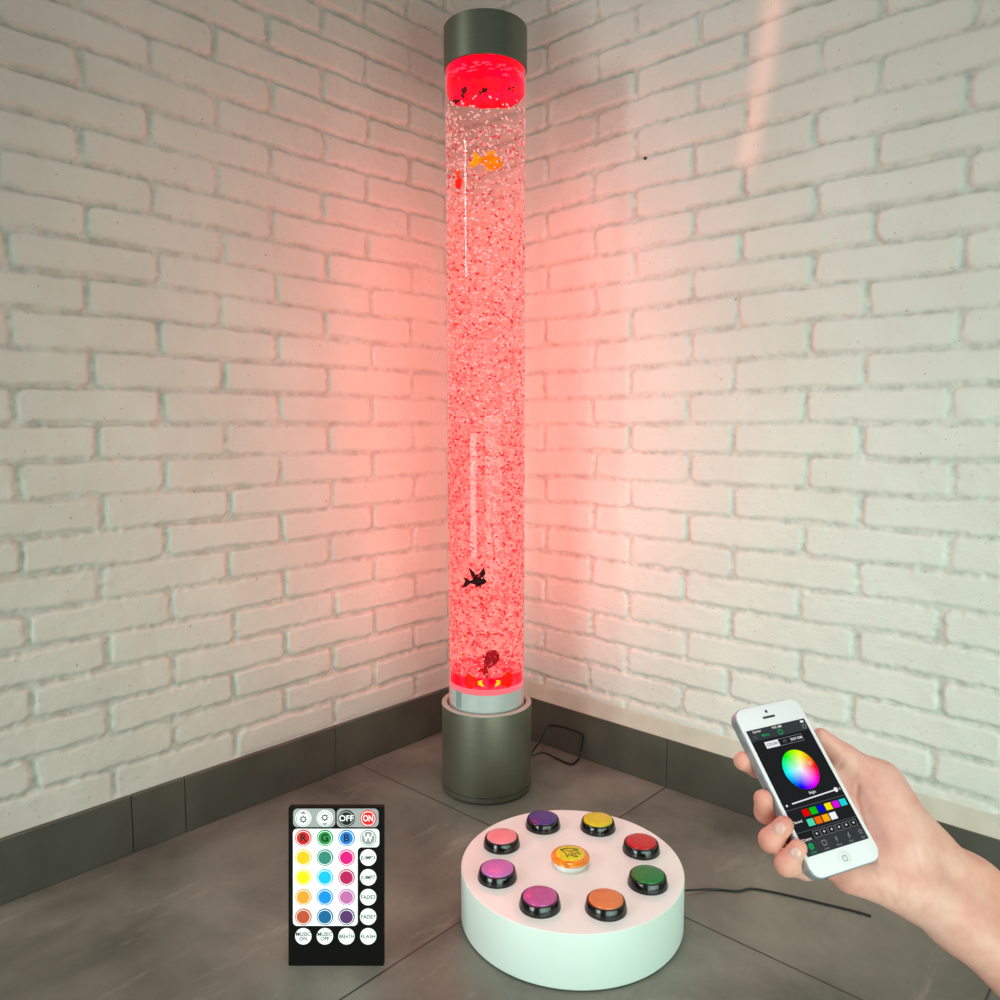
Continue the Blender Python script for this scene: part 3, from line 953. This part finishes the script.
rect('title_bar', 0, 0, 1, .095, M_scr2, z=.0001)
rect('tab_bar', 0, .895, 1, 1, M_scr2, z=.0001)
stext('Carrier', .16, .02, .0026, M_w); stext('9:41 AM', .5, .02, .0026, M_w)
rect('battery_icon', .91, .012, .965, .03, M_w)
stext('Menu', .27, .062, .0030, M_gr); 
bm = bmesh.new()
for k in range(3): bar_bm((sx(.06), sy(.052 + .011 * k)), (sx(.13), sy(.052 + .011 * k)), .0004, ZS, ZS + .0001, bm)
link('menu_icon', from_bm(bm, False), M_lin, scr)
def ring_bm(cx, cy, r, w, a0=0, a1=360, n=28, bm=None):
    bm = bm or bmesh.new()
    for i in range(n):
        t0, t1 = math.radians(a0 + (a1 - a0) * i / n), math.radians(a0 + (a1 - a0) * (i + 1) / n)
        bar_bm((cx + r * math.cos(t0), cy + r * math.sin(t0)), (cx + r * math.cos(t1), cy + r * math.sin(t1)), w, ZS, ZS + .0001, bm)
    return bm
bm = ring_bm(sx(.52), sy(.064), .0019, .0006, 120, 420); bar_bm((sx(.52), sy(.064) + .0006), (sx(.52), sy(.064) + .0025), .0006, ZS, ZS + .0001, bm)
link('power_icon', from_bm(bm, False), M_gr, scr)
link('settings_icon', from_bm(ring_bm(sx(.935), sy(.064), .0016, .0006), False), M_dim, scr)
rect('selected_tab', .19, .117, .415, .172, M_w); stext('COLORS', .303, .145, .0026, M_kk)
bm = frame_bm(.415, .117, .82, .172); frame_bm(.415, .117, .615, .172, bm=bm)
link('tab_frame', from_bm(bm, False), M_dim, scr); stext('CT', .515, .145, .0026, M_dim); stext('RGT-DIM', .718, .145, .0026, M_w)
# hue wheel
def wheel_mat():
    m, nt, out = new_mat('hue_wheel')
    L = nt.links
    tc = N(nt, 'ShaderNodeTexCoord'); sp = N(nt, 'ShaderNodeSeparateXYZ')
    L.new(tc.outputs['Object'], sp.inputs[0])
    at = N(nt, 'ShaderNodeMath', operation='ARCTAN2'); L.new(sp.outputs['Y'], at.inputs[0]); L.new(sp.outputs['X'], at.inputs[1])
    dv = N(nt, 'ShaderNodeMath', operation='DIVIDE'); dv.inputs[1].default_value = 2 * math.pi; L.new(at.outputs[0], dv.inputs[0])
    ad = N(nt, 'ShaderNodeMath', operation='ADD'); ad.inputs[1].default_value = 1.0; L.new(dv.outputs[0], ad.inputs[0])
    fr = N(nt, 'ShaderNodeMath', operation='FRACT'); L.new(ad.outputs[0], fr.inputs[0])
    ln = N(nt, 'ShaderNodeVectorMath', operation='LENGTH'); L.new(tc.outputs['Object'], ln.inputs[0])
    sd = N(nt, 'ShaderNodeMath', operation='DIVIDE'); sd.inputs[1].default_value = .0135; sd.use_clamp = True; L.new(ln.outputs['Value'], sd.inputs[0])
    cc = N(nt, 'ShaderNodeCombineColor', mode='HSV'); L.new(fr.outputs[0], cc.inputs[0]); L.new(sd.outputs[0], cc.inputs[1]); cc.inputs[2].default_value = 1.
    gm = N(nt, 'ShaderNodeGamma', Gamma=1.6); L.new(cc.outputs[0], gm.inputs[0])
    e = N(nt, 'ShaderNodeEmission', Strength=.95); L.new(gm.outputs[0], e.inputs[0]); L.new(e.outputs[0], out.inputs[0])
    return m
link('colour_wheel', from_bm(lathe([(.0148, 0), (.0148, .0001), (0, .0001)], n=72)), wheel_mat(), scr, (sx(.535), sy(.387), ZS))
link('wheel_marker', from_bm(ring_bm(0, 0, .0011, .0003), False), M_w, scr, (sx(.72), sy(.36), .0002))
stext('Bright', .53, .575, .0025, M_w)
bm = bmesh.new(); bar_bm((sx(.15), sy(.618)), (sx(.90), sy(.602)), .0009, ZS, ZS + .0001, bm); link('slider_track', from_bm(bm, False), M_w, scr)
link('slider_knob', from_bm(lathe([(.0017, 0), (.0017, .0002), (0, .0002)], n=24)), M_w, scr, (sx(.90), sy(.602), ZS))
link('dim_icon', from_bm(lathe([(.0008, 0), (.0008, .0001), (0, .0001)], n=12)), M_w, scr, (sx(.06), sy(.622), ZS))
link('bright_icon', from_bm(lathe([(.0011, 0), (.0011, .0001), (0, .0001)], n=12)), M_dim, scr, (sx(.965), sy(.602), ZS))
for t in (.655, .825):
    rect('divider', .0, t, 1., t + .004, M_lin)
sw1 = [(228, 8, 8), (10, 200, 20), (10, 10, 216), (252, 236, 6), (216, 20, 226), (30, 216, 222)]
sw2 = [(80, 224, 176), (252, 104, 8), (252, 178, 20), (250, 250, 250)]
for i, c in enumerate(sw1): rect('color_swatch', .235 + .124 * i, .678, .235 + .124 * i + .105, .730, em(c))
for i, c in enumerate(sw2): rect('color_swatch', .235 + .124 * i, .752, .235 + .124 * i + .105, .804, em(c))
stext('Second', .105,   .752, .0025, M_w); stext('Custom', .11, .885, .0025, M_w)
for i in range(6):
    b_ = link('preset_box', from_bm(frame_bm(.24 + .122 * i, .842, .24 + .122 * i + .1, .890, .00028), False), M_dim, scr)
    link('plus', text_mesh('+', .0032, .00002, .0001), M_w, b_, (sx(.29 + .122 * i), sy(.866), ZS))
link('tab_icon', from_bm(ring_bm(sx(.12), sy(.937), .0014, .0016), False), M_gr, scr)
link('tab_icon', from_bm(frame_bm(.30, .922, .36, .955, .0006), False), M_dim, scr)
bm = bmesh.new(); bar_bm((sx(.53), sy(.92)), (sx(.53), sy(.945)), .0012, ZS, ZS + .0001, bm); bar_bm((sx(.53), sy(.945)), (sx(.53), sy(.957)), .0005, ZS, ZS + .0001, bm); link('tab_icon', from_bm(bm, False), M_dim, scr)
bm = bmesh.new(); bar_bm((sx(.75), sy(.92)), (sx(.72), sy(.94)), .0008, ZS, ZS + .0001, bm); bar_bm((sx(.72), sy(.94)), (sx(.75), sy(.94)), .0008, ZS, ZS + .0001, bm); bar_bm((sx(.75), sy(.94)), (sx(.72), sy(.958)), .0008, ZS, ZS + .0001, bm); link('tab_icon', from_bm(bm, False), M_dim, scr)
star = []
for i in range(11):
    r_ = .0018 if i % 2 == 0 else .0009
    star.append((sx(.93) + r_ * math.sin(math.pi * i / 5), sy(.937) + r_ * math.cos(math.pi * i / 5)))
bm = bmesh.new()
for p, q in zip(star[:-1], star[1:]): bar_bm(p, q, .0004, ZS, ZS + .0001, bm)
link('tab_icon', from_bm(bm, False), M_dim, scr)
for s, t in ((.12, 'Color'), (.33, 'Scene'), (.53, 'Music'), (.73, 'Flash'), (.93, 'Star')):
    stext(t, s, .98, .0019, M_gr if t == 'Color' else M_dim)
# hardware on the face and sides
link('camera_lens', from_bm(lathe([(.0012, 0), (.0012, .0002), (0, .0002)], n=20)), M_grey, phone, (-.0022, .0560, 0))
link('earpiece', from_bm(prism(rrect(.0115, .0016, .0007), 0, .0002), False), M_grey, phone, (-.0022, .0515, 0))
hb = link('home_button', from_bm(lathe([(.0056, .00002), (.0054, .00012), (.0, .00005)], n=40)), pbr('home_button', (235, 228, 230), .2, var=0), phone, (.0004, -.0546, 0))
link('home_icon', from_bm(frame_bm(.5 - .0016 / SW, .5 - .0016 / SH, .5 + .0016 / SW, .5 + .0016 / SH, .0003), False), M_grey, hb)
for v_, hh, nm in ((.041, .0032, 'mute_switch'), (.0275, .0024, 'volume_button'), (.0155, .0024, 'volume_button')):
    link(nm, from_bm(box_bm((-PW / 2 - .0007, v_ - hh, -.0058), (-PW / 2 + .0005, v_ + hh, -.0026), .0003, 2)), M_alu, phone)
link('headphone_jack', from_bm(box_bm((-.019, -PL / 2 - .0001, -.0060), (-.0155, -PL / 2 + .0008, -.0028), 0)), M_grey, phone)
rect_l = prism([(sx(.0) + .004, .0455), (sx(.22), .0455), (sx(.42), .0618), (-PW / 2 + .012, .0618)], 0, .00004)
rect_l.free()

# ------------------------------------------------------------------ hand and forearm: one continuous surface from a smooth distance field (phone axes, metres)
def sd_cone(P, a, b, r1, r2):
    a = np.asarray(a); b = np.asarray(b)
    ba = b - a; pa = P - a
    h = np.clip((pa @ ba) / max(ba @ ba, 1e-9), 0, 1)
    d = np.linalg.norm(pa - h[..., None] * ba, axis=-1)
    return d - (r1 + (r2 - r1) * h)
def smin(a, b, k):
    h = np.clip(.5 + .5 * (b - a) / k, 0, 1)
    return b + (a - b) * h - k * h * (1 - h)
mm = .001
# joints (photo direction, height over phone face)
WR_U, WR_L = PF(926, 853, -.024), PF(917, 891, -.024)
FA_U, FA_L = PF(971, 887, -.030), PF(954, 917, -.028)
EL_U, EL_L = PF(1120, 1003, -.034), PF(1095, 1042, -.032)
MC_I, MC_M, MC_R, MC_P = PF(842, 782, -.027), PF(832, 805, -.026), PF(832, 832, -.025), PF(838, 857, -.022)
T_CMC, T_MCP, T_IP, T_TIP = PF(908, 832, -.020), PF(881, 780, -.015), PF(845, 757, -.011), PF(821, 737, -.008)

def hand_field(P):
    # forearm and palm
    d = sd_cone(P, WR_U, FA_U, .0180, .0182)
    d = smin(d, sd_cone(P, WR_L, FA_L, .0160, .0178), .02)
    d = smin(d, sd_cone(P, FA_U, EL_U, .0182, .025), .02)
    d = smin(d, sd_cone(P, FA_L, EL_L, .0178, .025), .02)
    for w_, m_, r1, r2 in ((WR_U, MC_I, .017, .0125), (WR_U, MC_M, .017, .0125), (WR_L, MC_R, .017, .012), (WR_L, MC_P, .017, .0115)):
        d = smin(d, sd_cone(P, w_, m_, r1, r2), .012)
    # heel of the hand along the little-finger side
    d = smin(d, sd_cone(P, PF(896, 886, -.022), PF(850, 876, -.019), .013, .012), .012)
    # thumb base muscle
    d = smin(d, sd_cone(P, PF(900, 845, -.018), PF(884, 800, -.014), .021, .0185), .016)
    d = smin(d, sd_cone(P, T_CMC, T_MCP, .0175, .0125), .014)
    # web between thumb and index
    d = smin(d, sd_cone(P, PF(868, 800, -.022), MC_I, .011, .011), .014)
    # thumb
    t = sd_cone(P, T_MCP, T_IP, .0125, .0093)
    t = smin(t, sd_cone(P, T_IP, T_TIP, .0095, .0070), .004)
    d = smin(d, t, .010)
    # fingers
    fl = []
    def finger(pts, rs):
        g = None
        for i in range(len(pts) - 1):
            s = sd_cone(P, pts[i], pts[i + 1], rs[i], rs[i + 1])
            g = s if g is None else smin(g, s, .0035)
        fl.append(g)
    finger([MC_I, PF(790, 772, -.024), PF(757, 766, -.020), PF(743, 761, -.0125)], [.0105, .0092, .0082, .0070])
    finger([MC_M, PF(785, 812, -.024), PF(766, 812, -.016), PF(763, 799, -.0045)], [.0108, .0092, .0078, .0066])
    finger([MC_R, PF(790, 842, -.024), PF(771, 840, -.0105), PF(784, 825.5, .0015)], [.0108, .0094, .0080, .0066])
    finger([MC_P, PF(806, 866, -.022), PF(787, 864, -.0100), PF(798, 848.5, .0015)], [.0105, .0090, .0078, .0062])
    f = fl[0]
    for g in fl[1:]:
        f = np.minimum(f, g)
    d = smin(d, f, .007)
    q = P @ RPn.T + PPn
    U_ = 500 - F * q[..., 0] / q[..., 2]; V_ = 500 + F * q[..., 1] / q[..., 2]
    for pts, w_, dep in CRE:
        e = None
        for (x0, y0), (x1, y1) in zip(pts[:-1], pts[1:]):
            L2 = (x1 - x0) ** 2 + (y1 - y0) ** 2
            h = np.clip(((U_ - x0) * (x1 - x0) + (V_ - y0) * (y1 - y0)) / L2, 0, 1)
            r = np.hypot(U_ - x0 - h * (x1 - x0), V_ - y0 - h * (y1 - y0))
            e = r if e is None else np.minimum(e, r)
        d = d + dep * np.exp(-(e / w_) ** 2)
    return d
RPn = np.array([list(r) for r in RP]); PPn = np.array(list(PP))
CRE = [([(858, 786), (856, 798), (862, 818), (866, 836)], 1.9, .0012), ([(899, 868), (903, 886), (907, 906)], 1.7, .0009), ([(878, 870), (884, 884), (894, 902)], 1.7, .0008),
       ([(916, 846), (922, 872), (922, 912)], 1.8, .0008), ([(838, 768), (846, 756)], 1.6, .0006), ([(869, 868), (874, 884), (882, 900)], 1.5, .0006), ([(872, 790), (880, 800), (893, 806)], 1.7, .0005)]
# grid
lo = np.array((-.062, -.235, -.085)); hi = np.array((.235, .075, .022))
def mesh_field(lo, hi, h):
    n = ((hi - lo) / h).astype(int) + 1
    ax = [lo[i] + h * np.arange(n[i]) for i in range(3)]
    D = np.empty(n, dtype=np.float64)
    step = 24
    for i0 in range(0, n[0], step):
        X, Y, Z = np.meshgrid(ax[0][i0:i0 + step], ax[1], ax[2], indexing='ij')
        P = np.stack([X, Y, Z], -1)
        d = hand_field(P)
        # keep clear of the phone
        q = np.abs(P - np.array((0, 0, -PT / 2))) - np.array((PW / 2, PL / 2, PT / 2)) + .004
        ph = np.linalg.norm(np.maximum(q, 0), axis=-1) + np.minimum(q.max(-1), 0) - .004
        D[i0:i0 + step] = np.maximum(d, -(ph - .0003))
    # surface nets
    S = D < 0
    c = [slice(0, -1), slice(1, None)]
    cnt = np.zeros(n - 1); acc = np.zeros((*(n - 1), 3))
    corners = [(a_, b_, e_) for a_ in (0, 1) for b_ in (0, 1) for e_ in (0, 1)]
    for a_ in corners:
        for axis in range(3):
            if a_[axis]: continue
            b_ = list(a_); b_[axis] = 1; b_ = tuple(b_)
            da = D[c[a_[0]], c[a_[1]], c[a_[2]]]; db = D[c[b_[0]], c[b_[1]], c[b_[2]]]
            m = (da < 0) != (db < 0)
            t = np.where(m, da / np.where(m, da - db, 1), 0)
            cnt += m
            for k in range(3):
                acc[..., k] += np.where(m, a_[k] + (t if k == axis else 0), 0)
    act = cnt > 0
    ids = -np.ones(n - 1, dtype=np.int64)
    ids[act] = np.arange(act.sum())
    I = np.argwhere(act)
    co = lo + h * (I + acc[act] / cnt[act][:, None])
    quads = []
    for axis in range(3):
        u, v = (axis + 1) % 3, (axis + 2) % 3
        sl0 = [slice(1, -1)] * 3; sl1 = [slice(1, -1)] * 3
        sl0[axis] = slice(0, -1); sl1[axis] = slice(1, None)
        s0, s1 = S[tuple(sl0)], S[tuple(sl1)]
        E = np.argwhere(s0 != s1)
        off = np.ones(3, int); off[axis] = 0
        E0 = E + off
        flip = s1[tuple(E.T)]
        def cell(du, dv):
            q = E0.copy(); q[:, u] += du; q[:, v] += dv
            return ids[tuple(q.T)]
        qd = np.stack([cell(-1, -1), cell(0, -1), cell(0, 0), cell(-1, 0)], -1)
        qd[flip] = qd[flip][:, ::-1]
        quads.append(qd)
    return co, np.concatenate(quads)
co, q = mesh_field(lo, hi, .0014)

def skin_mat():
    m, nt, out = new_mat('skin')
    L = nt.links
    p = N(nt, 'ShaderNodeBsdfPrincipled', Roughness=.5)
    p.inputs['Specular IOR Level'].default_value = .35
    p.inputs['Subsurface Weight'].default_value = .12
    p.inputs['Subsurface Radius'].default_value = (.006, .002, .0012)
    p.inputs['Subsurface Scale'].default_value = 1.
    tc = N(nt, 'ShaderNodeTexCoord')
    n1 = N(nt, 'ShaderNodeTexNoise', Scale=38., Detail=5., Roughness=.6)
    L.new(tc.outputs['Object'], n1.inputs['Vector'])
    rp = N(nt, 'ShaderNodeValToRGB')
    rp.color_ramp.elements[0].position = .32; rp.color_ramp.elements[1].position = .68
    rp.color_ramp.elements[0].color = rgba((221, 153, 136)); rp.color_ramp.elements[1].color = rgba((236, 184, 168))
    L.new(n1.outputs['Fac'], rp.inputs['Fac'])
    # pinker toward the fingertips, tanner up the forearm (runs along the limb)
    sp = N(nt, 'ShaderNodeSeparateXYZ'); L.new(tc.outputs['Object'], sp.inputs[0])
    mr = N(nt, 'ShaderNodeMapRange'); mr.inputs['From Min'].default_value = -.03; mr.inputs['From Max'].default_value = .15
    L.new(sp.outputs['X'], mr.inputs['Value'])
    r2 = N(nt, 'ShaderNodeValToRGB')
    r2.color_ramp.elements[0].color = (1.04, .9, .88, 1); r2.color_ramp.elements[1].color = (.92, .80, .70, 1)
    k = r2.color_ramp.elements.new(.5); k.color = (1.0, 1.0, 1.04, 1)
    L.new(mr.outputs[0], r2.inputs['Fac'])
    mx = N(nt, 'ShaderNodeMix', data_type='RGBA', blend_type='MULTIPLY'); mx.inputs[0].default_value = 1.
    L.new(rp.outputs[0], mx.inputs[6]); L.new(r2.outputs[0], mx.inputs[7])
    L.new(mx.outputs[2], p.inputs['Base Color'])
    n2 = N(nt, 'ShaderNodeTexNoise', Scale=420., Detail=4.)
    L.new(tc.outputs['Object'], n2.inputs['Vector'])
    b = N(nt, 'ShaderNodeBump', Strength=.12, Distance=.001)
    L.new(n2.outputs['Fac'], b.inputs['Height']); L.new(b.outputs[0], p.inputs['Normal'])
    L.new(p.outputs[0], out.inputs[0])
    return m
hand = link('person', raw_mesh(co, q), skin_mat())
hand.matrix_world = MP
tag(hand, 'bare right hand and forearm of a person reaching in to hold the smartphone', 'person')

M_nail = pbr('fingernail', (232, 176, 166), rough=.3, var=.02, coat=.3)
def nail(a, b, r, t, roll):
    a, b = Vector(a), Vector(b)
    ax = (b - a).normalized()
    camdir = (RPW.transposed() @ (CAM - ORG)).normalized()
    nr = camdir - ax * camdir.dot(ax); nr.normalize()
    nr = (Matrix.Rotation(roll, 3, ax) @ nr)
    sd_ = ax.cross(nr)
    bm = bmesh.new()
    bmesh.ops.create_uvsphere(bm, u_segments=20, v_segments=12, radius=1)
    me = from_bm(bm)
    c = a + (b - a) * t + nr * (r - .0013)
    M = Matrix((ax * .0050, sd_ * .0040, nr * .0017)).transposed().to_4x4(); M.translation = c
    me.transform(M)
    return link('fingernail', me, M_nail, hand)
nail(PF(771, 840, -.0105), PF(784, 825.5, .0015), .0070, .84, -.15)
nail(PF(787, 864, -.0100), PF(798, 848.5, .0015), .0066, .84, .05)

# small dark plug left in a joint of the right wall
pk = on_right(645.5, 158.5)
tag(link('wall_plug', from_bm(lathe([(0, -.004), (.0026, -.004), (.0030, .002), (.0024, .0032), (0, .0034)], n=14)), pbr('plug_black', (14, 12, 12), .6), None, (pk.x, -.0005, pk.z)), 'tiny black plug in a mortar joint high on the right brick wall', 'wall plug')
bpy.data.objects['wall_plug'].rotation_euler = (math.pi / 2, 0, 0)

# ------------------------------------------------------------------ light
def area(name, loc, target, size, power, col, size_y=None):
    l = bpy.data.lights.new(name, 'AREA')
    l.energy = power
    l.color = col
    l.size = size
    if size_y:
        l.shape = 'RECTANGLE'; l.size_y = size_y
    o = bpy.data.objects.new(name, l)
    COL.objects.link(o)
    o.location = loc
    d = Vector(target) - Vector(loc)
    o.rotation_euler = d.to_track_quat('-Z', 'Y').to_euler()
    return o
area('window_key', (-.61, -3.4, 1.95), (.5, 0, .6), .3, 22, (.97, 1.0, .95), .75)
fl_ = area('grazing_fill', (.5, -2.6, .38), (.3, 0, .40), .8, 2.7, (.86, 1.0, .95), .6)  # added unseen lamp, grazes the left wall to bring out brick relief
fl_.data.spread = 1.15
sd = area('window_side', (2.25, -1.05, .26), (.85, -.2, .26), 2.0, 11.5, (.70, 1.0, .875), 1.0)
sd.data.spread = 1.7
cl = area('overhead_fill', (.85, -.85, 2.7), (.85, -.8, 0), .9, 3.7, (1., .99, .96), .9)  # added unseen overhead lamp, brightens drum top, floor and lower walls
cl.data.spread = 1.15
gp = on_right(764, 62)
st = area('red_streak_lamp', gp + Vector((.05, -.9, .06)), gp, .016, .015, (1, .30, .24), .36)  # added unseen thin lamp that draws the red streak on the right wall
st.data.spread = .07
st.rotation_euler.rotate_axis('Z', -.16)
w = bpy.data.worlds.new('world')
scene.world = w
w.use_nodes = True
bg = w.node_tree.nodes['Background']
bg.inputs[0].default_value = (1., .975, .92, 1)
bg.inputs[1].default_value = .155
# red LEDs of the tube
for i, z in enumerate((.45, .75, 1.02)):
    l = bpy.data.lights.new('tube_led', 'POINT')
    l.energy = 2.1; l.color = (1, .05, .06); l.shadow_soft_size = .05
    o = bpy.data.objects.new('tube_led', l); COL.objects.link(o); o.location = (TX, TY, z)

scene.view_settings.view_transform = 'Standard'
scene.view_settings.look = 'None'
scene.cycles.transparent_max_bounces = 24
scene.cycles.max_bounces = 8
scene.cycles.sample_clamp_indirect = 4.
